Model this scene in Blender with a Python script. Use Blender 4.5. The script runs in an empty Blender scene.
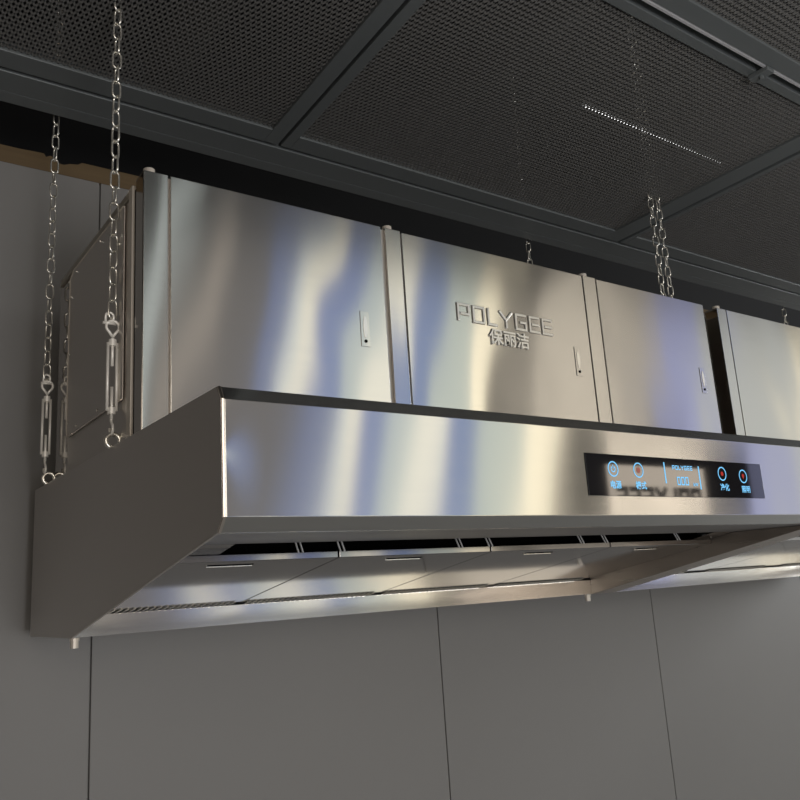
import bpy, bmesh, math, random
from mathutils import Matrix, Vector
random.seed(7)
S = 0.667          # one layout unit in metres
ZF = 1.63          # layout height 0 above the floor, metres
scene = bpy.context.scene
col = scene.collection

def W(x, y, z):
    return Vector((x*S, y*S, z*S + ZF))

# ------------------------------------------------------------------ camera
R = [[0.814514, -0.57672, -0.062937], [0.078103, 0.216507, -0.973152], [0.574862, 0.78773, 0.221391]]
CP = [-0.827889, -1.908785, -0.195378]
cam_data = bpy.data.cameras.new('camera')
cam = bpy.data.objects.new('camera', cam_data)
col.objects.link(cam)
cam_data.sensor_width = 36.0
cam_data.lens = 821.102/800*36.0
cam_data.clip_start = 0.02
rx, ry, rz = Vector(R[0]), -Vector(R[1]), -Vector(R[2])
m = Matrix((rx, ry, rz)).transposed().to_4x4()
m.translation = W(*CP)
cam.matrix_world = m
scene.camera = cam

# ------------------------------------------------------------------ world and exposure
world = bpy.data.worlds.new('world'); scene.world = world
world.use_nodes = True
world.node_tree.nodes['Background'].inputs[0].default_value = (0.5, 0.55, 0.62, 1)
world.node_tree.nodes['Background'].inputs[1].default_value = 0.03
vs = scene.view_settings
vs.view_transform = 'Standard'; vs.look = 'None'; vs.gamma = 1.0; vs.exposure = 0.0
vs.use_curve_mapping = False

def area_light(name, loc, target, size, power, color, size_y=None):
    d = bpy.data.lights.new(name, 'AREA'); d.energy = power; d.color = color
    d.shape = 'RECTANGLE'; d.size = size; d.size_y = size_y or size
    o = bpy.data.objects.new(name, d); col.objects.link(o)
    o.location = W(*loc)
    o.rotation_euler = (W(*target)-W(*loc)).to_track_quat('-Z', 'Y').to_euler()
    return o
area_light('fill_light', (-1.6, -5.2, 0.6), (1.5, 2.0, 0.0), 2.0, 30, (1.0, 0.90, 0.78))  # unseen warm fill lamp, added to brighten the left of the wall
area_light('fill_light.001', (0.1, -5.6, -0.8), (3.5, 2.0, 0.0), 1.2, 56, (0.97, 0.97, 1.0))  # second added fill, lights the wall below the hood
area_light('fill_light.002', (13.8, -2.0, 1.3), (5.5, 2.2, -0.6), 1.8, 105, (0.95, 0.98, 1.0))  # added fill from far right, lifts the right of the wall

# ------------------------------------------------------------------ materials
def principled(name, color, rough=0.5, metal=0.0, **kw):
    mt = bpy.data.materials.new(name); mt.use_nodes = True
    b = mt.node_tree.nodes['Principled BSDF']
    b.inputs['Base Color'].default_value = (*color, 1)
    b.inputs['Roughness'].default_value = rough
    b.inputs['Metallic'].default_value = metal
    for k, v in kw.items():
        b.inputs[k.replace('_', ' ')].default_value = v
    return mt

def noise(nt, scale, detail=2.0, coord='Object', rot=None):
    tc = nt.nodes.new('ShaderNodeTexCoord'); mp = nt.nodes.new('ShaderNodeMapping')
    mp.inputs['Scale'].default_value = scale
    if rot: mp.inputs['Rotation'].default_value = rot
    n = nt.nodes.new('ShaderNodeTexNoise'); n.inputs['Scale'].default_value = 1.0
    n.inputs['Detail'].default_value = detail
    nt.links.new(tc.outputs[coord], mp.inputs['Vector'])
    nt.links.new(mp.outputs['Vector'], n.inputs['Vector'])
    return n

def steel(name, color=(0.62, 0.61, 0.585), rough=0.155, aniso=1.0, tangent=(0, 0, 1), brush=(3, 3, 300),
          wave=(1.6, 1.6, 0.7), wave_d=0.004, brush_amt=0.02):
    mt = principled(name, color, rough, 1.0)
    nt = mt.node_tree; b = nt.nodes['Principled BSDF']
    b.inputs['Anisotropic'].default_value = aniso
    t = nt.nodes.new('ShaderNodeCombineXYZ')
    for i in range(3): t.inputs[i].default_value = tangent[i]
    nt.links.new(t.outputs[0], b.inputs['Tangent'])
    n = noise(nt, brush, 3)
    mr = nt.nodes.new('ShaderNodeMapRange')
    mr.inputs['To Min'].default_value = rough-brush_amt; mr.inputs['To Max'].default_value = rough+brush_amt
    nt.links.new(n.outputs['Fac'], mr.inputs['Value']); nt.links.new(mr.outputs[0], b.inputs['Roughness'])
    if wave_d:
        n2 = noise(nt, wave, 1.0)
        bp = nt.nodes.new('ShaderNodeBump'); bp.inputs['Strength'].default_value = 1.0
        bp.inputs['Distance'].default_value = wave_d
        nt.links.new(n2.outputs['Fac'], bp.inputs['Height']); nt.links.new(bp.outputs[0], b.inputs['Normal'])
    return mt

M = {}
M['front'] = steel('brushed_steel_front', wave=(2.2, 2.2, 1.2), wave_d=0.005)
_nt = M['front'].node_tree; _b = [n for n in _nt.nodes if n.type == 'BUMP'][0]
_tc = _nt.nodes.new('ShaderNodeTexCoord'); _mp = _nt.nodes.new('ShaderNodeMapping'); _mp.vector_type = 'TEXTURE'
_mp.inputs['Location'].default_value = (0.0, 0.0, 0.16*S+ZF); _mp.inputs['Scale'].default_value = (0.085, 1.0, 0.16)
_g = _nt.nodes.new('ShaderNodeTexGradient'); _g.gradient_type = 'QUADRATIC_SPHERE'
_b2 = _nt.nodes.new('ShaderNodeBump'); _b2.inputs['Distance'].default_value = 0.0035; _b2.inputs['Strength'].default_value = 1.0
_nt.links.new(_tc.outputs['Object'], _mp.inputs[0]); _nt.links.new(_mp.outputs[0], _g.inputs[0])
_nt.links.new(_g.outputs['Fac'], _b2.inputs['Height']); _nt.links.new(_b.outputs[0], _b2.inputs['Normal'])
_nt.links.new(_b2.outputs[0], _nt.nodes['Principled BSDF'].inputs['Normal'])
M['door'] = steel('brushed_steel_door', wave=(2.4, 2.4, 1.5), wave_d=0.0075, rough=0.15)
M['post'] = steel('brushed_steel_post', wave=(6, 6, 0.8), wave_d=0.004)
M['emboss'] = principled('embossed_steel', (0.74, 0.72, 0.68), 0.3, 1.0)
M['side'] = steel('brushed_steel_side', color=(0.58, 0.54, 0.50), brush=(3, 3, 200), wave=(1.5, 1.5, 1.0), wave_d=0.004, rough=0.36)
M['gutter'] = steel('polished_steel_gutter', color=(0.80, 0.78, 0.75), rough=0.13, aniso=0.0, wave=(3, 3, 3), wave_d=0.002)
M['filter'] = steel('polished_steel_filter', color=(0.32, 0.31, 0.305), rough=0.09, aniso=0.0, brush=(200, 2, 2), wave=(2.5, 1.5, 2.5), wave_d=0.001, brush_amt=0.03)
M['beam_steel'] = steel('divider_steel', color=(0.58, 0.52, 0.46), rough=0.28, aniso=0.5, wave=(2, 2, 2), wave_d=0.002)
M['flange'] = principled('satin_steel_flange', (0.27, 0.26, 0.255), 0.42, 0.9)
M['trim'] = principled('satin_steel_trim', (0.66, 0.60, 0.52), 0.4, 0.35)
M['trim2'] = principled('satin_steel_roll', (0.36, 0.33, 0.27), 0.45, 0.4)
M['mirror'] = principled('polished_steel', (0.42, 0.39, 0.36), 0.06, 1.0)
M['edge'] = principled('bright_steel_edge', (0.86, 0.78, 0.70), 0.25, 1.0)
M['chrome'] = principled('galvanised_metal', (0.88, 0.85, 0.77), 0.25, 0.85)
M['zinc'] = principled('zinc_plated_steel', (0.95, 0.91, 0.83), 0.4, 0.25)
M['black'] = principled('matt_black', (0.006, 0.006, 0.007), 0.7)
M['shade_black'] = principled('painted_shade', (0.002, 0.002, 0.002), 1.0, 0.0, Specular_IOR_Level=0.0)  # lightless black, shade painted into slots, seams and keyholes
M['bracket'] = principled('grey_painted_bracket', (0.55, 0.55, 0.54), 0.5)
M['glass'] = principled('black_touch_glass', (0.012, 0.011, 0.012), 0.04, 0.0, IOR=1.95)
M['frame'] = principled('dark_grey_powder_coat', (0.145, 0.158, 0.160), 0.42, 0.2)
M['mesh'] = principled('expanded_metal', (0.20, 0.196, 0.188), 0.5, 0.2)
M['rail'] = principled('light_grey_rail', (0.55, 0.55, 0.56), 0.35, 0.2)
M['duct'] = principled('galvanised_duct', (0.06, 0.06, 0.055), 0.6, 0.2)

def wallmat(name, c):
    mt = principled(name, c, 0.55)
    nt = mt.node_tree; b = nt.nodes['Principled BSDF']
    n = noise(nt, (0.9, 0.9, 0.7), 3)
    mx = nt.nodes.new('ShaderNodeMix'); mx.data_type = 'RGBA'
    mx.inputs['A'].default_value = (*[v*0.93 for v in c], 1); mx.inputs['B'].default_value = (*[v*1.07 for v in c], 1)
    nt.links.new(n.outputs['Fac'], mx.inputs['Factor']); nt.links.new(mx.outputs['Result'], b.inputs['Base Color'])
    return mt
M['wall'] = wallmat('grey_wall_panel', (0.235, 0.228, 0.218))
M['brown'] = wallmat('dark_brown_wall', (0.16, 0.135, 0.115))
M['floor'] = wallmat('grey_floor', (0.42, 0.42, 0.41))
def woodmat():
    mt = principled('raw_plywood_edge', (0.2, 0.13, 0.06), 0.7)
    nt = mt.node_tree; b = nt.nodes['Principled BSDF']
    n = noise(nt, (2, 2, 60), 4)
    cr = nt.nodes.new('ShaderNodeValToRGB')
    cr.color_ramp.elements[0].color = (0.11, 0.072, 0.034, 1); cr.color_ramp.elements[1].color = (0.17, 0.115, 0.055, 1)
    nt.links.new(n.outputs['Fac'], cr.inputs[0]); nt.links.new(cr.outputs[0], b.inputs['Base Color'])
    return mt
M['wood'] = woodmat()
def glow(name, color, strength):
    mt = bpy.data.materials.new(name); mt.use_nodes = True
    nt = mt.node_tree; nt.nodes.remove(nt.nodes['Principled BSDF'])
    e = nt.nodes.new('ShaderNodeEmission'); e.inputs[0].default_value = (*color, 1); e.inputs[1].default_value = strength
    nt.links.new(e.outputs[0], nt.nodes['Material Output'].inputs[0])
    return mt
M['led_blue'] = glow('led_blue', (0.22, 0.62, 1.0), 1.1)
M['led_red'] = glow('led_red', (0.85, 0.08, 0.06), 0.5)
M['led_pink'] = glow('led_pink', (0.55, 0.20, 0.16), 0.6)
M['tube'] = glow('white_tube_light', (1, 1, 1), 4.0)

# ------------------------------------------------------------------ mesh builder
class MB:
    def __init__(s): s.bm = bmesh.new()
    def pts(s, P): return [s.bm.verts.new(W(*p)) for p in P]
    def face(s, vs): 
        try: return s.bm.faces.new(vs)
        except ValueError: return None
    def quad(s, *P): s.face(s.pts(P)); return s
    def box(s, x0, x1, y0, y1, z0, z1):
        v = s.pts([(x, y, z) for x in (x0, x1) for y in (y0, y1) for z in (z0, z1)])
        for f in ((0,1,3,2),(4,6,7,5),(0,4,5,1),(2,3,7,6),(0,2,6,4),(1,5,7,3)): s.face([v[i] for i in f])
        return s
    def prism(s, poly, a, b, axis='x'):
        """poly: list of 2D points; axis x -> (y,z), axis z -> (x,y), axis y -> (x,z)"""
        def P(q, t):
            return (t, q[0], q[1]) if axis == 'x' else (q[0], q[1], t) if axis == 'z' else (q[0], t, q[1])
        A = s.pts([P(q, a) for q in poly]); B = s.pts([P(q, b) for q in poly]); n = len(poly)
        s.face(A[::-1]); s.face(B)
        for i in range(n): s.face([A[i], A[(i+1) % n], B[(i+1) % n], B[i]])
        return s
    def sheet(s, line, t, a, b):
        """folded sheet: polyline in (y,z) with thickness t, along x"""
        off = []
        n = len(line)
        for i, p in enumerate(line):
            d = Vector((0, 0))
            if i > 0: e = Vector(line[i])-Vector(line[i-1]); d += Vector((-e.y, e.x)).normalized()
            if i < n-1: e = Vector(line[i+1])-Vector(line[i]); d += Vector((-e.y, e.x)).normalized()
            d.normalize(); off.append((p[0]+d.x*t, p[1]+d.y*t))
        return s.prism(list(line)+off[::-1], a, b)
    def tube(s, P, r, seg=8, closed=False, caps=True):
        P = [Vector(p) for p in P]; n = len(P); rings = []
        up0 = None
        for i in range(n):
            if closed: d = P[(i+1) % n]-P[i-1]
            else: d = P[min(i+1, n-1)]-P[max(i-1, 0)]
            d.normalize()
            if up0 is None:
                up0 = Vector((0, 0, 1)) if abs(d.z) < .9 else Vector((1, 0, 0))
            u = (up0-d*up0.dot(d))
            if u.length < 1e-4: u = d.orthogonal()
            u.normalize(); v = d.cross(u); up0 = u
            rr = r[i] if isinstance(r, (list, tuple)) else r
            rings.append(s.pts([P[i]+(u*math.cos(2*math.pi*k/seg)+v*math.sin(2*math.pi*k/seg))*rr for k in range(seg)]))
        for i in range(n if closed else n-1):
            A, B = rings[i], rings[(i+1) % n]
            sh = 0
            if closed and i == n-1:
                best = 1e9
                for q in range(seg):
                    dd = sum((A[k].co-B[(k+q) % seg].co).length for k in range(seg))
                    if dd < best: best, sh = dd, q
            for k in range(seg): s.face([A[k], A[(k+1) % seg], B[(k+1+sh) % seg], B[(k+sh) % seg]])
        if caps and not closed: s.face(rings[0][::-1]); s.face(rings[-1])
        return s
    def disc(s, c, r, axis='y', n=20, ri=0.0, depth=0.0):
        """ring or disc facing -y, drawn at y = c[1], thickness depth"""
        def P(a, rad, y): return (c[0]+math.cos(a)*rad, y, c[2]+math.sin(a)*rad)
        for y in ([c[1]] if not depth else [c[1], c[1]+depth]):
            o = s.pts([P(2*math.pi*k/n, r, y) for k in range(n)])
            if ri > 0:
                i_ = s.pts([P(2*math.pi*k/n, ri, y) for k in range(n)])
                for k in range(n): s.face([o[k], o[(k+1) % n], i_[(k+1) % n], i_[k]])
            else: s.face(o)
            if depth:
                if y == c[1]: first = o
                else:
                    for k in range(n): s.face([first[k], first[(k+1) % n], o[(k+1) % n], o[k]])
        return s
    def build(s, name, mat, parent=None, bevel=0.0, smooth=False, seg=2):
        bmesh.ops.recalc_face_normals(s.bm, faces=s.bm.faces)
        me = bpy.data.meshes.new(name); s.bm.to_mesh(me); s.bm.free()
        o = bpy.data.objects.new(name, me); col.objects.link(o)
        me.materials.append(mat)
        if smooth:
            for p in me.polygons: p.use_smooth = len(p.vertices) <= 4
        if bevel:
            md = o.modifiers.new('bevel', 'BEVEL'); md.width = bevel*S; md.segments = seg
            md.limit_method = 'ANGLE'; md.angle_limit = math.radians(15)
            md.harden_normals = False
        if parent:
            o.parent = parent
            o.matrix_parent_inverse = parent.matrix_world.inverted() if False else Matrix.Translation(-parent.location)
        return o

def tag(o, label, cat, group=None, kind=None):
    if label: o['label'] = label
    if cat: o['category'] = cat
    if group: o['group'] = group
    if kind: o['kind'] = kind
    return o
def struct(o):
    o['kind'] = 'structure'; return o
def thing(name, label, cat, loc, group=None):
    o = bpy.data.objects.new(name, None); col.objects.link(o)
    o.location = W(*loc); o.empty_display_size = 0.1
    return tag(o, label, cat, group)
def copy_tree(o, parent=None):
    c = o.copy(); col.objects.link(c)
    if parent: c.parent = parent
    for ch in list(o.children): copy_tree(ch, c)
    return c

GL = {'P': (1.0, [[(0,0),(0,1),(1,1),(1,.40),(0.28,.40)]]), 'O': (1.0, [[(0,0),(0,1),(1,1),(1,0),(0,0)]]),
      'L': (0.8, [[(0,1),(0,0),(1,0)]]), 'Y': (1.1, [[(0,1),(.5,.48),(1,1)], [(.5,.48),(.5,0)]]),
      'G': (1.0, [[(1,1),(0,1),(0,0),(1,0),(1,.5),(.5,.5)]]), 'E': (0.95, [[(1,1),(0,1),(0,0),(1,0)], [(0.08,.5),(0.95,.5)]]),
      '0': (1.0, [[(0,0),(0,1),(1,1),(1,0),(0,0)]])}
def stroke_word(mb, text, x0, z0, width, height, sw, ya, yb=None, mirror=False):
    """block-stroke word in the x-z plane at y = ya, with depth to yb if given; mitred corners"""
    tot = sum(GL[c][0] for c in text); gap = 0.20
    u = width/(tot+gap*(len(text)-1)); x = x0
    for c in text:
        w, L = GL[c]; w *= u
        for li, line in enumerate(L):
            closed = line[0] == line[-1]
            q = [Vector((x+sw/2+a[0]*(w-sw), z0+sw/2+a[1]*(height-sw))) for a in (line[:-1] if closed else line)]
            n = len(q); Lf, Rt = [], []
            for i in range(n):
                ds = []
                if closed or i > 0: ds.append((q[i]-q[i-1]).normalized())
                if closed or i < n-1: ds.append((q[(i+1) % n]-q[i]).normalized())
                if len(ds) == 1:
                    nn = Vector((-ds[0].y, ds[0].x)); k = 1.0
                    p = q[i]
                    if not (li > 0 and i == 0): p = p+ds[0]*(sw/2 if i else -sw/2)
                    else: p = p+ds[0]*sw*0.5
                else:
                    n0 = Vector((-ds[0].y, ds[0].x)); n1 = Vector((-ds[1].y, ds[1].x))
                    nn = (n0+n1).normalized(); k = 1/max(0.35, nn.dot(n0)); p = q[i]
                Lf.append(p+nn*k*sw/2); Rt.append(p-nn*k*sw/2)
            def V(p, y): return ((-p.x if mirror else p.x), y, p.y)
            A = mb.pts([V(p, ya) for p in Lf]); B = mb.pts([V(p, ya) for p in Rt])
            r = range(n if closed else n-1)
            for i in r: mb.face([A[i], A[(i+1) % n], B[(i+1) % n], B[i]])
            if yb is not None:
                C_ = mb.pts([V(p, yb) for p in Lf]); D = mb.pts([V(p, yb) for p in Rt])
                for i in r:
                    j = (i+1) % n
                    mb.face([C_[i], C_[j], D[j], D[i]]); mb.face([A[i], A[j], C_[j], C_[i]]); mb.face([B[i], B[j], D[j], D[i]])
                if not closed:
                    mb.face([A[0], B[0], D[0], C_[0]]); mb.face([A[-1], B[-1], D[-1], C_[-1]])
        x += w+gap*u

def text_mesh(body, x, y, z, size, depth, name, mat, parent, bold=0.0, sx=1.0):
    cu = bpy.data.curves.new(name, 'FONT'); cu.body = body; cu.size = size*S; cu.extrude = depth*S
    cu.offset = bold*S
    o = bpy.data.objects.new(name, cu); col.objects.link(o)
    bpy.context.view_layer.update()
    me = bpy.data.meshes.new_from_object(o.evaluated_get(bpy.context.evaluated_depsgraph_get()))
    bpy.data.objects.remove(o); me.name = name
    me.transform(Matrix.Translation(W(x, y, z)) @ Matrix.Rotation(math.radians(90), 4, 'X') @ Matrix.Diagonal((sx, 1, 1, 1)))
    me.materials.clear(); me.materials.append(mat)
    o = bpy.data.objects.new(name, me); col.objects.link(o)
    if parent: o.parent = parent; o.matrix_parent_inverse = Matrix.Translation(-parent.location)
    return o

# ------------------------------------------------------------------ the room
YW = 2.25; ZFL = -ZF/S
mb = MB()
seams = [-1.80, 0.307, 2.389, 4.453, 6.594, 8.7, 10.8]
xs = [-4.0]+seams+[13.0]
for a, b in zip(xs[:-1], xs[1:]):
    mb.box(a+0.004, b-0.004, YW, YW+0.03, ZFL, 2.02)
mb.box(-4, 13, YW+0.022, YW+0.06, ZFL, 2.02)
struct(mb.build('wall_back', M['wall'], bevel=0.003))
mb = MB(); rag = [(-4, 2.02)]
x = -4.0; top = [(-4, 2.112)]
top += [(-0.1, 2.112), (0.02, 2.118), (0.03, 2.100), (0.05, 2.112), (0.075, 2.106), (0.09, 2.082), (0.12, 2.078), (0.15, 2.092), (0.19, 2.098), (0.21, 2.114), (13, 2.118)]
mb.prism([(-4, 2.02), (13, 2.02)]+top[::-1], YW, YW+0.055, 'y')
struct(mb.build('trim_1', M['wood']))
struct(MB().box(-4.1, 20.2, -6.6, 3.4, ZFL-0.1, ZFL).build('floor', M['floor']))
struct(MB().box(-4.1, 20.2, -1.6, 3.4, 3.6, 3.7).build('ceiling', M['black']))
struct(MB().box(-4.1, 20.2, -6.7, -1.6, 5.6, 5.7).build('ceiling_hall', M['black']))
struct(MB().box(-4.1, 20.2, 3.3, 3.4, ZFL, 3.6).build('wall_behind', M['black']))
struct(MB().box(-4.1, -4.0, -6.6, 3.4, ZFL, 5.6).build('wall_left', M['brown']))
struct(MB().box(20.1, 20.2, -6.6, 3.4, ZFL, 5.6).build('wall_right', M['wall']))
struct(MB().box(-4.1, 20.2, -6.7, -6.25, ZFL, 5.6).build('wall_front', M['brown']))
# unseen glowing panels, added opposite the hood to band the steel's reflections
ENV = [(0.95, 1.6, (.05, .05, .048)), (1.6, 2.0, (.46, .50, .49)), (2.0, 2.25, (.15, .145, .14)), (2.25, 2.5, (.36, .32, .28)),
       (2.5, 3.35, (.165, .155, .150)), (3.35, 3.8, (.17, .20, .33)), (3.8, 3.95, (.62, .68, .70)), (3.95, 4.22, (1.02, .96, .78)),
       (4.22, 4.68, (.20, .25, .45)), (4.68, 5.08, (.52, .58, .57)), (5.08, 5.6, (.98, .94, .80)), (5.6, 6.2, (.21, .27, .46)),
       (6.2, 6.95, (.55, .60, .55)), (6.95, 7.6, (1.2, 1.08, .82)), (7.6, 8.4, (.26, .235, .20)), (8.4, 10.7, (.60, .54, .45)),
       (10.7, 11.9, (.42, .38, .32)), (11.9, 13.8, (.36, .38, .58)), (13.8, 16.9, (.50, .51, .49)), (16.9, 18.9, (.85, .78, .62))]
def lean(x): return 0.25 if x < 7 else max(0.0, 0.25*(13.5-x)/6.5)
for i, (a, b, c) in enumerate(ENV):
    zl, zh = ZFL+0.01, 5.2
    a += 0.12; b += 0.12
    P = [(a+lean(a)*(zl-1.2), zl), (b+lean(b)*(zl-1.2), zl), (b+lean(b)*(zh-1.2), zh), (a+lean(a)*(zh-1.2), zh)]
    struct(MB().prism(P, -6.25, -6.20, 'y').build('band_panel_%d' % (i+1), glow('band_panel_glow_%d' % (i+1), c, 1.5)))
# lit sign opposite: its mirror image shows in the touch panel
sg = thing('wall_sign', 'lit cream sign with dark block letters, seen mirrored in the black touch panel', 'sign', (9.8, -6.1, 0.3))
MB().box(7.9, 12.3, -6.16, -6.05, 0.28, 1.80).build('dark_backing', M['black'], sg)  # unseen board, added to keep the panels' glow out of the touch glass
MB().box(8.62, 10.95, -6.045, -6.02, 0.50, 1.36).build('sign_board', glow('lit_sign_board', (1.0, 0.86, 0.70), 3.0), sg)
LT = MB()
stroke_word(LT, 'POLYGEE', -10.78, 0.70, 2.02, 0.34, 0.075, -6.0, -6.018, mirror=True)
LT.build('sign_letters', M['black'], sg)

# ------------------------------------------------------------------ mesh canopy
ZC = 2.09
def bar(mb, x0, y0, x1, y1, w, z0, z1):
    d = Vector((x1-x0, y1-y0)).normalized(); n = Vector((-d.y, d.x))*w/2
    mb.prism([(x0+n.x, y0+n.y), (x1+n.x, y1+n.y), (x1-n.x, y1-n.y), (x0-n.x, y0-n.y)], z0, z1, 'z')
bt = thing('canopy_beam', 'long dark grey steel beam along the rear edge of the mesh canopy', 'beam', (2.5, 1.7, ZC))
MB().box(-3.5, 12.0, 1.579, 1.732, ZC, ZC+0.12).build('beam_body', M['frame'], bt, bevel=0.004)
MB().prism([(1.732, ZC-0.0), (1.822, ZC+0.0), (1.822, ZC+0.16), (1.732, ZC+0.16)], -3.5, 12.0, 'x').build('rear_flange', M['frame'], bt, bevel=0.006)

def mesh_panel(name, label, x0, x1, y0, y1, skew, wl, wr, wy, group='expanded mesh panels of the canopy'):
    t = thing(name, label, 'ceiling panel', ((x0+x1)/2, (y0+y1)/2, ZC), group)
    wn = 0.05 if y1 > 1 else wy
    def X(x, y): return x+skew*(y-y1)
    fr = MB()
    z0, z1 = ZC, ZC+0.05
    for (xa, xb) in ((x0, x0+wl), (x1-wr, x1)):
        fr.prism([(X(xa, y0), y0), (X(xb, y0), y0), (X(xb, y1), y1), (X(xa, y1), y1)], z0, z1, 'z')
    for (ya, yb) in ((y0, y0+wn), (y1-wy, y1)):
        fr.prism([(X(x0+wl, ya), ya), (X(x1-wr, ya), ya), (X(x1-wr, yb), yb), (X(x0+wl, yb), yb)], z0, z1, 'z')
    fr.build('frame', M['frame'], t, bevel=0.003)
    # diamond strands
    ms = MB()
    px, py = 0.0245, 0.0530      # width and length of the diamond
    sl = py/px; w = 0.0036; za, zb = ZC+0.012, ZC+0.018
    ax, bx, ay, by = x0+wl-0.005, x1-wr+0.005, y0+wn-0.005, y1-wy+0.005
    for sgn in (1, -1):
        # lines y = sgn*sl*x + c, c steps py
        cs = [ay-sgn*sl*ax, by-sgn*sl*ax, ay-sgn*sl*bx, by-sgn*sl*bx]
        c = math.floor(min(cs)/py)*py
        while c <= max(cs):
            pts = []
            xa = ((ay-c)/(sgn*sl)); xb = ((by-c)/(sgn*sl))
            lo, hi = sorted((xa, xb)); lo = max(lo, ax); hi = min(hi, bx)
            if hi-lo > 0.002:
                p0 = (lo, sgn*sl*lo+c); p1 = (hi, sgn*sl*hi+c)
                d = Vector((p1[0]-p0[0], p1[1]-p0[1])).normalized(); n = Vector((-d.y, d.x))*w
                k = [(X(p0[0]+n.x, p0[1]), p0[1]+n.y), (X(p1[0]+n.x, p1[1]), p1[1]+n.y), (X(p1[0]-n.x, p1[1]), p1[1]-n.y), (X(p0[0]-n.x, p0[1]), p0[1]-n.y)]
                A = ms.pts([(a, b, za) for a, b in k]); B = ms.pts([(a, b, zb) for a, b in k])
                ms.face(A); ms.face(B)
                ms.face([A[0], A[1], B[1], B[0]]); ms.face([A[2], A[3], B[3], B[2]])
            c += py
    ms.build('mesh_sheet', M['mesh'], t)
    return t
mesh_panel('mesh_panel', 'black expanded mesh panel above the left end of the hood', -1.75, 1.012, -0.142, 1.552, 0.045, .10, .08, .12)
mesh_panel('mesh_panel.001', 'largest black expanded mesh panel, centred above the hood', 1.03, 3.69, -0.142, 1.552, 0.045, .055, .15, .12)
mesh_panel('mesh_panel.002', 'black expanded mesh panel at the far right behind the double chain', 3.72, 6.4, -0.142, 1.552, 0.045, .04, .08, .12)
mesh_panel('mesh_panel.003', 'black expanded mesh panel filling the top right corner beyond the slot', 0.9, 3.9, -1.3, -0.196, 0.0, .08, .08, .085)
bt2 = thing('canopy_rail', 'bright-edged dark rail in the slot between the two rows of mesh panels', 'rail', (3, -.16, ZC))
MB().box(-1.6, 6.4, -0.193, -0.182, ZC-0.006, ZC+0.06).build('rail_lip', M['rail'], bt2)
MB().box(-1.6, 6.4, -0.178, -0.146, ZC+0.055, ZC+0.075).build('rail_web', M['frame'], bt2)
cl = thing('canopy_clamp', 'small dark clamp gripping the slot between mesh panels near top right', 'clamp', (2.75, -.15, ZC))
MB().box(2.68, 2.74, -0.20, -0.10, ZC-0.022, ZC-0.001).build('clamp_plate', M['frame'], cl, bevel=.003)
MB().tube([(2.71, -0.15, ZC-0.022), (2.71, -0.15, ZC-0.04)], .012, 6).build('clamp_bolt', M['frame'], cl)

# ducts and a tube light above the mesh
def duct(x0, y0, x1, y1, z, r, label):
    o = MB().tube([(x0+(x1-x0)*i/12, y0+(y1-y0)*i/12, z) for i in range(13)], [r*(1.04 if i % 3 == 0 else 1) for i in range(13)], 20).build('air_duct', M['duct'], smooth=True)
    tag(o, label, 'duct'); return o
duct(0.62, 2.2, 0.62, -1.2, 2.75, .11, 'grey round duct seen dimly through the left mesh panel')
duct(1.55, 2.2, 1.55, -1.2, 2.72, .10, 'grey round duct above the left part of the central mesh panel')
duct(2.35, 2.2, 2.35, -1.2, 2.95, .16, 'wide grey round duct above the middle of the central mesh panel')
tl = thing('tube_light', 'thin white tube light glowing above the central mesh panel', 'lamp', (3.6, 1.03, 2.62))
MB().box(2.85, 4.30, 1.035, 1.06, 2.615, 2.65).build('lamp_housing', M['frame'], tl)
MB().box(2.86, 4.29, 1.028, 1.035, 2.615, 2.628).build('lamp_tube', M['tube'], tl)
for x in (2.95, 4.2): MB().tube([(x, 1.048, 2.65), (x, 1.048, 3.6)], 0.006, 6).build('hanger_rod', M['frame'], tl)

# ------------------------------------------------------------------ the hood
XR = 6.6; ZT = 0.337; ZB = -0.3066; D1 = 1.41; DB = 2.084
hood = thing('range_hood', 'long brushed steel range hood hanging on chains in front of grey wall panels', 'range hood', (0, 0, 0))
front = MB().sheet([(0.075, ZT), (0.021, ZT), (0, 0.3), (0, 0), (0.034, -0.036), (0.050, -0.036)], 0.006, 0.012, XR)
front.build('front_panel', M['front'], hood, bevel=0.0018)
MB().box(0.012, XR, 0.051, 0.454, -0.036, -0.030).build('bottom_flange', M['flange'], hood)
side_poly = [(0.021, ZT), (0, 0.3), (0, 0), (0.034, -0.036), (D1, ZB), (DB, ZB), (DB, ZT)]
MB().prism(side_poly, 0.0, 0.0115).build('side_panel', M['side'], hood, bevel=0.0025, seg=3)
MB().tube([(0.007, 0.021, ZT-.002), (0.007, 0.001, 0.3), (0.007, 0.001, 0.0), (0.007, 0.034, -0.035)], 0.0055, 8).build('corner_weld', M['edge'], hood)
MB().prism(side_poly, XR, XR+0.012).build('side_panel', M['side'], hood, bevel=0.0025)
MB().box(0.012, XR, 0.078, DB, ZT-0.008, ZT-0.001).build('top_panel', M['side'], hood)
MB().box(0.012, XR, DB-0.008, DB, ZB, ZT-0.009).build('back_panel', M['side'], hood)
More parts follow.
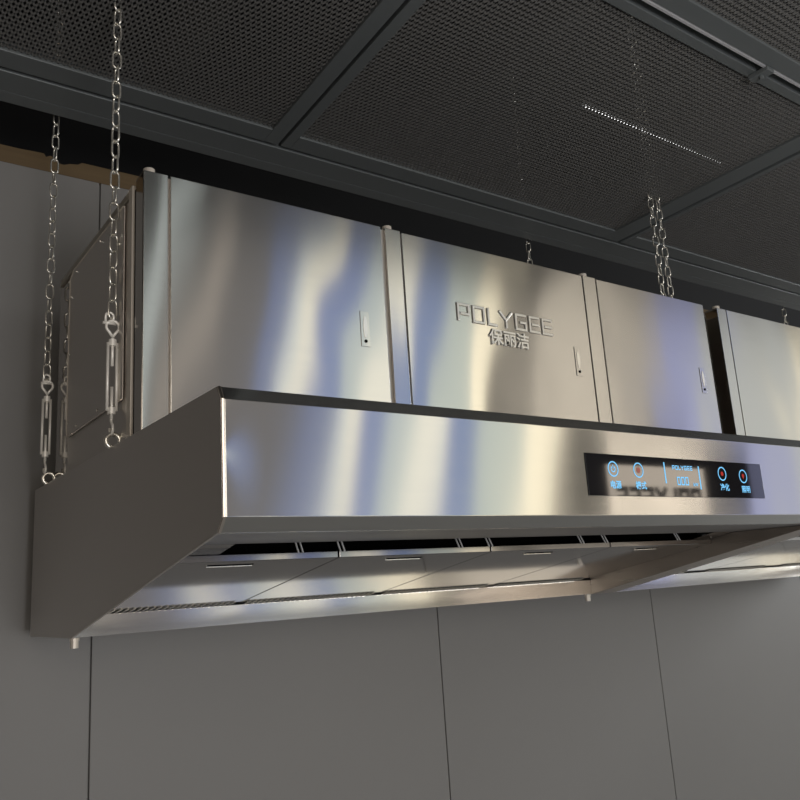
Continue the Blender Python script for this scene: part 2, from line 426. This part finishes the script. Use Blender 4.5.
# bays: slot plates, filters, gutters
sl_ = (-0.217+0.036)/(D1-0.454)
def zs(y, off=0.0): return -0.036+sl_*(y-0.454)+off
def plate(mb, x0, x1, y0, y1, off=0.0, t=0.006):
    mb.prism([(y0, zs(y0, off)), (y1, zs(y1, off)), (y1, zs(y1, off)+t), (y0, zs(y0, off)+t)], x0, x1)
DV0, DV1 = 2.862, 3.055
ZCR = -0.219
def bay(x0, x1, s0, s1, mull):
    for u0, u1 in ((x0, s0), (s1, x1)):
        p = MB(); plate(p, u0, u1, 0.455, 0.58); p.build('slot_plate', M['filter'], hood)
    MB().box(x0, x1, 0.42, 0.66, -0.012, -0.006).build('slot_shade_sheet', M['shade_black'], hood)  # black sheet just above the slot, paints the shade inside it
    MB().box(x0, x1, 0.66, 0.665, -0.07, -0.006).build('slot_shade_sheet', M['shade_black'], hood)  # upright black sheet behind the slot, the same painted shade
    for mx in mull:
        for d in (0, 0.017):
            b = MB(); b.prism([(0.578, -0.062), (0.604, -0.013), (0.600, -0.013), (0.574, -0.062)], mx+d, mx+d+0.005)
            b.build('slot_bracket', M['bracket'], hood)
    n = 4; w = (x1-x0)/n
    edges = [x0, 0.684, 1.388, 2.10, x1] if x0 < 1 else [x0+i*w for i in range(n+1)]
    for a, b in zip(edges[:-1], edges[1:]):
        f = MB()
        f.prism([(0.582, -0.060), (0.582, -0.083), (D1-0.004, ZCR), (D1-0.004, ZCR+0.018)], a+0.003, b-0.003)
        fo = f.build('grease_filter', M['filter'], hood, bevel=0.002)
        c = (a+b)/2
        hx0, hx1 = (a+0.21 if a < .1 else a+0.235), (a+0.37 if a < .1 else a+0.395)
        def zf(y): return -0.083+(ZCR+0.083)/(D1-0.586)*(y-0.582)
        h = MB(); h.prism([(0.628, zf(0.628)-0.0012), (0.640, zf(0.640)-0.0012), (0.640, zf(0.640)+.002), (0.628, zf(0.628)+.002)], hx0, hx1)
        h.build('handle_slot', M['shade_black'], fo)
        h = MB(); h.tube([(hx0, 0.644, zf(0.644)-0.002), (hx1, 0.644, zf(0.644)-0.002)], 0.0025, 6)
        h.build('handle_lip', M['chrome'], fo)
        # row of small louvres at the gutter
        l = MB(); k = a+0.10 if a < .1 else a+0.02
        lim = min(b-0.05, a+0.66)
        while k < lim:
            l.tube([(k, D1-0.012, ZCR-0.004), (k+0.010, D1-0.05, zf(D1-0.05)-0.003)], 0.0026, 5); k += 0.026
        l.build('louvre_row', M['chrome'], fo)
    g = MB()
    g.prism([(D1-0.010, ZB+0.002), (D1, ZCR-0.006), (D1+0.01, ZCR-0.006), (D1+0.01, ZB+0.008), (DB-0.01, ZB+0.008), (DB-0.01, ZB+0.002)], x0, x1)
    g.build('grease_gutter', M['gutter'], hood, bevel=0.0015)
bay(0.0125, DV0-0.001, 0.24, 2.70, (0.520, 0.685, 1.220, 1.374, 1.905, 2.06, 2.58))
bay(DV1+0.001, XR-0.001, 3.3, 6.3, (3.6, 4.3, 5.0))
MB().prism([(0.036, -0.0375), (0.036, -0.040), (D1-0.002, ZB), (D1-0.002, ZCR+0.01), (0.60, -0.061), (0.455, -0.0375)], DV0, DV1).build('divider_beam', M['beam_steel'], hood, bevel=0.002)
for x in (-0.0, 2.85):
    x = max(x, 0.022) if x < 1 else x
    d = MB(); d.tube([(x, D1+0.02, ZB+0.0), (x, D1+0.02, ZB-0.010)], 0.018, 12); d.tube([(x, D1+0.02, ZB-0.006), (x, D1+0.02, ZB-0.037)], 0.0155, 12)
    d.build('drain_nozzle', M['trim'], hood, smooth=False)
# lifting rings along the top edges
for x, y in ((0.012, 0.95), (0.012, 1.88), (3.306, 0.98), (3.398, 0.98)):
    if True:
        r = MB(); r.tube([(x+math.cos(a)*0.024, y, ZT+0.025+math.sin(a)*0.024) for a in [2*math.pi*i/20 for i in range(20)]], 0.0085, 8, closed=True)
        r.build('lifting_ring', M['chrome'], hood, smooth=True)

# control panel
cp = MB().prism([(1.336, 0.067), (2.411, 0.067), (2.411, 0.211), (1.336, 0.216)], -0.003, 0.001, 'y').build('control_panel', M['glass'], hood, bevel=0.0008)
yy = -0.0036
def ring(x, z, r, t=0.0045):
    MB().disc((x, yy, z), r, ri=r-t, n=28).build('button_ring', M['led_blue'], cp)
ring(1.474, 0.163, 0.028); ring(1.612, 0.1625, 0.028); ring(2.128, 0.163, 0.028); ring(2.272, 0.156, 0.028)
pw = MB(); n = 16
for k in range(n):
    a0 = math.radians(125+290*k/n); a1 = math.radians(125+290*(k+1)/n)
    pw.quad(*[(1.474+math.cos(a)*r, yy, 0.163+math.sin(a)*r) for a, r in ((a0, .012), (a1, .012), (a1, .0085), (a0, .0085))])
pw.quad((1.4725, yy, 0.164), (1.4755, yy, 0.164), (1.4755, yy, 0.178), (1.4725, yy, 0.178))
pw.build('power_icon', M['led_blue'], cp)
MB().disc((1.612, yy, 0.1625), 0.011, n=14).build('indicator_dot', M['led_pink'], cp)
MB().disc((2.128, yy, 0.163), 0.009, n=14).build('indicator_dot', M['led_red'], cp)
hb = MB(); 
hb.disc((2.272, yy, 0.159), 0.008, n=14); hb.quad((2.265, yy, 0.156), (2.272, yy, 0.144), (2.279, yy, 0.156), (2.272, yy, 0.158))
hb.build('indicator_dot', M['led_red'], cp)
for x, za, zb in ((1.765, 0.118, 0.197), (1.976, 0.098, 0.188)):
    MB().box(x-0.003, x+0.003, yy, yy+0.0005, za, zb).build('divider_line', M['led_blue'], cp)
mb = MB()
stroke_word(mb, 'POLYGEE', 1.812, 0.170, 0.124, 0.017, 0.0032, yy)
mb.build('panel_wordmark', M['led_blue'], cp)
mb = MB()
stroke_word(mb, '000', 1.832, 0.112, 0.070, 0.032, 0.0045, yy)
mb.build('digit_display', M['led_blue'], cp)
text_mesh('kW', 1.930, yy, 0.110, 0.018, 0.0, 'unit_mark', M['led_blue'], cp, 0.0004, 1.1)
for body, x, z in (('电源', 1.449, 0.096), ('模式', 1.588, 0.096), ('净化', 2.105, 0.098), ('照明', 2.250, 0.092)):
    text_mesh(body, x, yy, z, 0.030, 0.0, 'button_caption', M['led_blue'], cp, 0.0006, 1.0)

# ------------------------------------------------------------------ purifier cabinets on the hood
YC = 0.7026; X0 = 0.0327; ZTOP = 1.285; YB = 1.86
def cabinet(dx, label):
    t = thing('purifier_cabinet', label, 'cabinet', (X0+dx, YC, ZT), None)
    L = lambda x: x+dx
    # body set back behind posts and doors
    MB().box(L(0.045), L(3.272), YC+0.012, YB, ZT+0.001, ZTOP-0.006).build('body', M['side'], t)
    # posts
    for a, b in ((0.0327, 0.1195), (1.056, 1.134), (2.272, 2.365)):
        p = MB().box(L(a), L(b), YC, YC+(0.085 if a < .05 else 0.011), ZT+0.001, ZTOP).build('post', M['post'], t, bevel=0.0015)
        MB().tube([(L(a+0.026), YC+0.022, ZTOP-0.002), (L(a+0.026), YC+0.022, ZTOP+0.016)], 0.020, 14).build('post_cap', M['trim'], p)
        if a < .05: MB().box(L(a-0.0012), L(a-0.0002), YC+0.006, YC+0.080, ZT+0.001, ZTOP-0.01).build('polished_strip', M['mirror'], p)
    for i, (a, b) in enumerate(((0.1285, 1.034), (1.1415, 2.264), (2.3735, 3.283))):
        d = MB().box(L(a), L(b), YC, YC+0.011, ZT+0.001, ZTOP-0.004 if i else ZTOP).build('door', M['door'], t, bevel=0.0022)
        hx = (0.906, 2.145, 3.155)[i]; hz = 0.745
        h = MB()
        h.box(L(hx), L(hx+0.042), YC-0.003, YC-0.0001, hz, hz+0.147)
        la = h.build('latch', M['post'], d, bevel=0.001)
        MB().prism([(L(hx+.021)+math.cos(q)*.010, hz+.082+math.sin(q)*.045) for q in [2*math.pi*k/16 for k in range(16)]], YC-0.0048, YC-0.003, 'y').build('latch_lever', M['chrome'], la)
        MB().disc((L(hx+.021), YC-0.0055, hz+0.022), 0.007, n=10, depth=0.002).build('latch_keyhole', M['shade_black'], la)
    # side: mirror strips, bright trims, cover plate
    MB().box(L(0.036), L(0.0445), YC+0.088, YC+0.104, ZT+0.001, ZTOP-0.03).build('side_seam', M['shade_black'], t)
    MB().box(L(0.026), L(0.0445), YC+0.106, YC+0.148, ZT+0.001, ZTOP-0.012).build('side_trim', M['trim'], t, bevel=0.003)
    MB().box(L(0.034), L(0.0445), YC+0.150, 1.658, ZT+0.001, ZTOP-0.006).build('side_skin', M['side'], t)
    MB().box(L(0.034), L(0.0445), 1.660, YB, ZT+0.001, ZTOP-0.006).build('rear_side_strip', M['mirror'], t)
    cov = MB().prism([(0.90, 0.50), (0.90, 1.235), (1.60, 1.235), (1.657, 1.205), (1.657, 0.535), (1.64, 0.50)], L(0.026), L(0.0335), 'x').build('cover_plate', M['side'], t, bevel=0.0035)
    MB().tube([(L(0.026), 1.56, 0.502), (L(0.026), 1.64, 0.502), (L(0.026), 1.655, 0.535), (L(0.026), 1.655, 1.205), (L(0.026), 1.60, 1.233), (L(0.026), 0.91, 1.233)], 0.0035, 6).build('cover_edge', M['trim'], cov)
    MB().tube([(L(0.026), 0.91, 0.502), (L(0.026), 1.56, 0.502)], 0.002, 6).build('cover_edge', M['edge'], cov)
    MB().prism([(L(0.040), ZTOP-0.005), (L(0.033), ZTOP-0.012), (L(0.026), ZTOP-0.048), (L(0.034), ZTOP-0.048)], 0.86, YB-0.02, 'y').build('top_roll_edge', M['trim2'], t)
    for (y, z) in ((1.63, 0.56), (1.63, 0.86), (1.63, 1.12), (1.50, 0.525), (1.2, 0.525), (1.55, 1.21), (1.2, 1.21), (0.95, 1.1), (0.95, 0.7)):
        MB().tube([(L(0.0258), y, z), (L(0.0225), y, z)], 0.006, 8).build('screw', M['chrome'], cov)
    return t
cabinet(0.0, 'left steel purifier cabinet with three doors and an embossed wordmark')
cabinet(3.390, 'right steel purifier cabinet cut off by the photo edge, one door showing')
# wordmark on the middle door of the left cabinet
door2 = [o for o in bpy.data.objects if o.name.startswith('door') and abs(o.bound_box[0][0]-1.1415*S) < .01][0]
mb = MB()
stroke_word(mb, 'POLYGEE', 1.415, 0.925, 0.590, 0.083, 0.0125, YC-0.006, YC-0.0002)
mb.build('embossed_wordmark', M['emboss'], door2, bevel=0.002)
o = text_mesh('保丽洁', 1.592, YC-0.004, 0.846, 0.078, 0.0035, 'embossed_characters', M['emboss'], door2, 0.0012, 1.06)

# ------------------------------------------------------------------ chains
PITCH = 0.0625
def link_mesh():
    b = MB(); r = 0.0160; h = PITCH/2-0.0160+0.0045; P = []
    for k in range(7): a = math.pi*k/6; P.append((math.cos(a)*r, 0, h+math.sin(a)*r))
    for k in range(7): a = math.pi+math.pi*k/6; P.append((math.cos(a)*r, 0, -h+math.sin(a)*r))
    P = [(x, y, z-ZF/S) for x, y, z in P]
    b.tube(P, 0.0043, 6, closed=True)
    o = b.build('chain_link', M['chrome'], None, smooth=True); me = o.data; bpy.data.objects.remove(o); return me
LINK = link_mesh()
def chain(x0, y0, z0, x1, y1, z1, label, group=None, phase=0, twist=0.3):
    t = thing('hanging_chain', label, 'chain', (x0, y0, z0), group)
    a, b = Vector((x0, y0, z0)), Vector((x1, y1, z1)); d = (b-a); n = max(1, int(d.length/PITCH)); st = d.length/n
    q = Vector((0, 0, 1)).rotation_difference(d.normalized())
    for i in range(n):
        o = bpy.data.objects.new('chain_link', LINK); col.objects.link(o); o.parent = t
        p = a+d*((i+.5)/n); p = W(*p)-W(*a)
        o.location = p
        o.rotation_mode = 'QUATERNION'
        ang = (math.pi/2)*((i+phase) % 2)+twist+0.25*math.sin(i*.7+x0)
        from mathutils import Quaternion
        o.rotation_quaternion = q @ Quaternion((0, 0, 1), ang)
    return t
def turnbuckle(x, y, label, group):
    t = thing('turnbuckle', label, 'turnbuckle', (x, y, ZT+0.04), group)
    zb, zt_ = 0.468, 0.717
    f = MB()
    for sx in (-0.016, 0.016): f.tube([(x+sx, y, zb), (x+sx, y, zt_)], 0.0055, 8)
    f.build('frame_bar', M['zinc'], t, smooth=True)
    for z in (zb, zt_):
        MB().tube([(x, y, z-0.012), (x, y, z+0.012)], [0.014, 0.014], 12).build('end_collar', M['zinc'], t)
    MB().tube([(x, y, 0.63), (x, y, zt_+0.03)], 0.0055, 8).build('threaded_rod', M['zinc'], t, smooth=True)
    MB().tube([(x, y, 0.555), (x, y, zb-0.03)], 0.0055, 8).build('threaded_rod', M['zinc'], t, smooth=True)
    e = [(x, y, 0.740)] + [(x+math.sin(a)*0.023, y, 0.777-math.cos(a)*0.023) for a in [math.radians(35+290*k/12) for k in range(13)]] + [(x, y, 0.740)]
    MB().tube(e, 0.0055, 8).build('eye', M['zinc'], t, smooth=True)
    hk = [(x, y, zb-0.02), (x, y+0.004, zb-0.035)]+[(x+0.0, y-math.sin(a)*0.018, zb-0.065+math.cos(a)*0.02) for a in [math.radians(20+270*k/10) for k in range(11)]]
    MB().tube(hk, 0.005, 8).build('hook', M['zinc'], t, smooth=True)
    return t
def shackle(x, y, z, label, group):
    t = thing('shackle', label, 'shackle', (x, y, z), group)
    P = [(x-0.014, y, z)]+[(x-math.cos(a)*0.014, y-0.002, z+0.025+math.sin(a)*0.014) for a in [math.pi*k/8 for k in range(9)]]+[(x+0.014, y, z)]
    MB().tube(P, 0.0045, 8).build('bow', M['zinc'], t, smooth=True)
    MB().tube([(x-0.024, y, z), (x+0.022, y, z)], 0.006, 8).build('pin', M['zinc'], t, smooth=True)
    return t
ZCH = 3.55
sets = [(0.004, 0.95, 0.006, 0.95, 'front left', 'left end of the hood, nearest the camera'),
        (-0.004, 1.88, 0.004, 1.9, 'rear left', 'left end of the hood, next to the wall'),
        ]
chain(0.004, 0.95, 0.812, 0.010, 0.95, ZCH, 'galvanised chain nearest the camera at the left end of the hood')
turnbuckle(0.006, 0.95, 'bright steel turnbuckle on the nearest chain at the left end', None)
shackle(-0.006, 0.95, 0.790, 'small steel shackle atop the nearest left turnbuckle', None)
chain(-0.010, 1.88, 0.812, 0.004, 1.90, ZCH, 'thin galvanised chain at the rear left corner, close to the wall')
turnbuckle(-0.006, 1.88, 'steel turnbuckle at the rear left corner of the hood, close to the wall', None)
shackle(-0.010, 1.88, 0.790, 'small steel shackle atop the rear left turnbuckle', None)
G2 = 'pair of chains in the gap between the cabinets'
chain(3.308, 0.98, 0.81, 3.348, 0.98, ZCH, 'left strand of the double chain rising between the two cabinets', G2)
chain(3.399, 0.98, 0.81, 3.402, 0.98, ZCH, 'right strand of the double chain rising between the two cabinets', G2, 1)
for x_, w_ in ((3.306, 'left'), (3.398, 'right')): turnbuckle(x_, 0.98, 'turnbuckle deep in the gap between the cabinets, %s of two' % w_, 'turnbuckles in the cabinet gap')
chain(3.14, 1.90, 0.36, 3.17, 1.90, ZCH, 'dim chain rising behind the left cabinet above the wordmark door')
chain(6.42, 1.90, 0.36, 6.50, 1.90, ZCH, 'dim chain seen through the far right mesh panel')
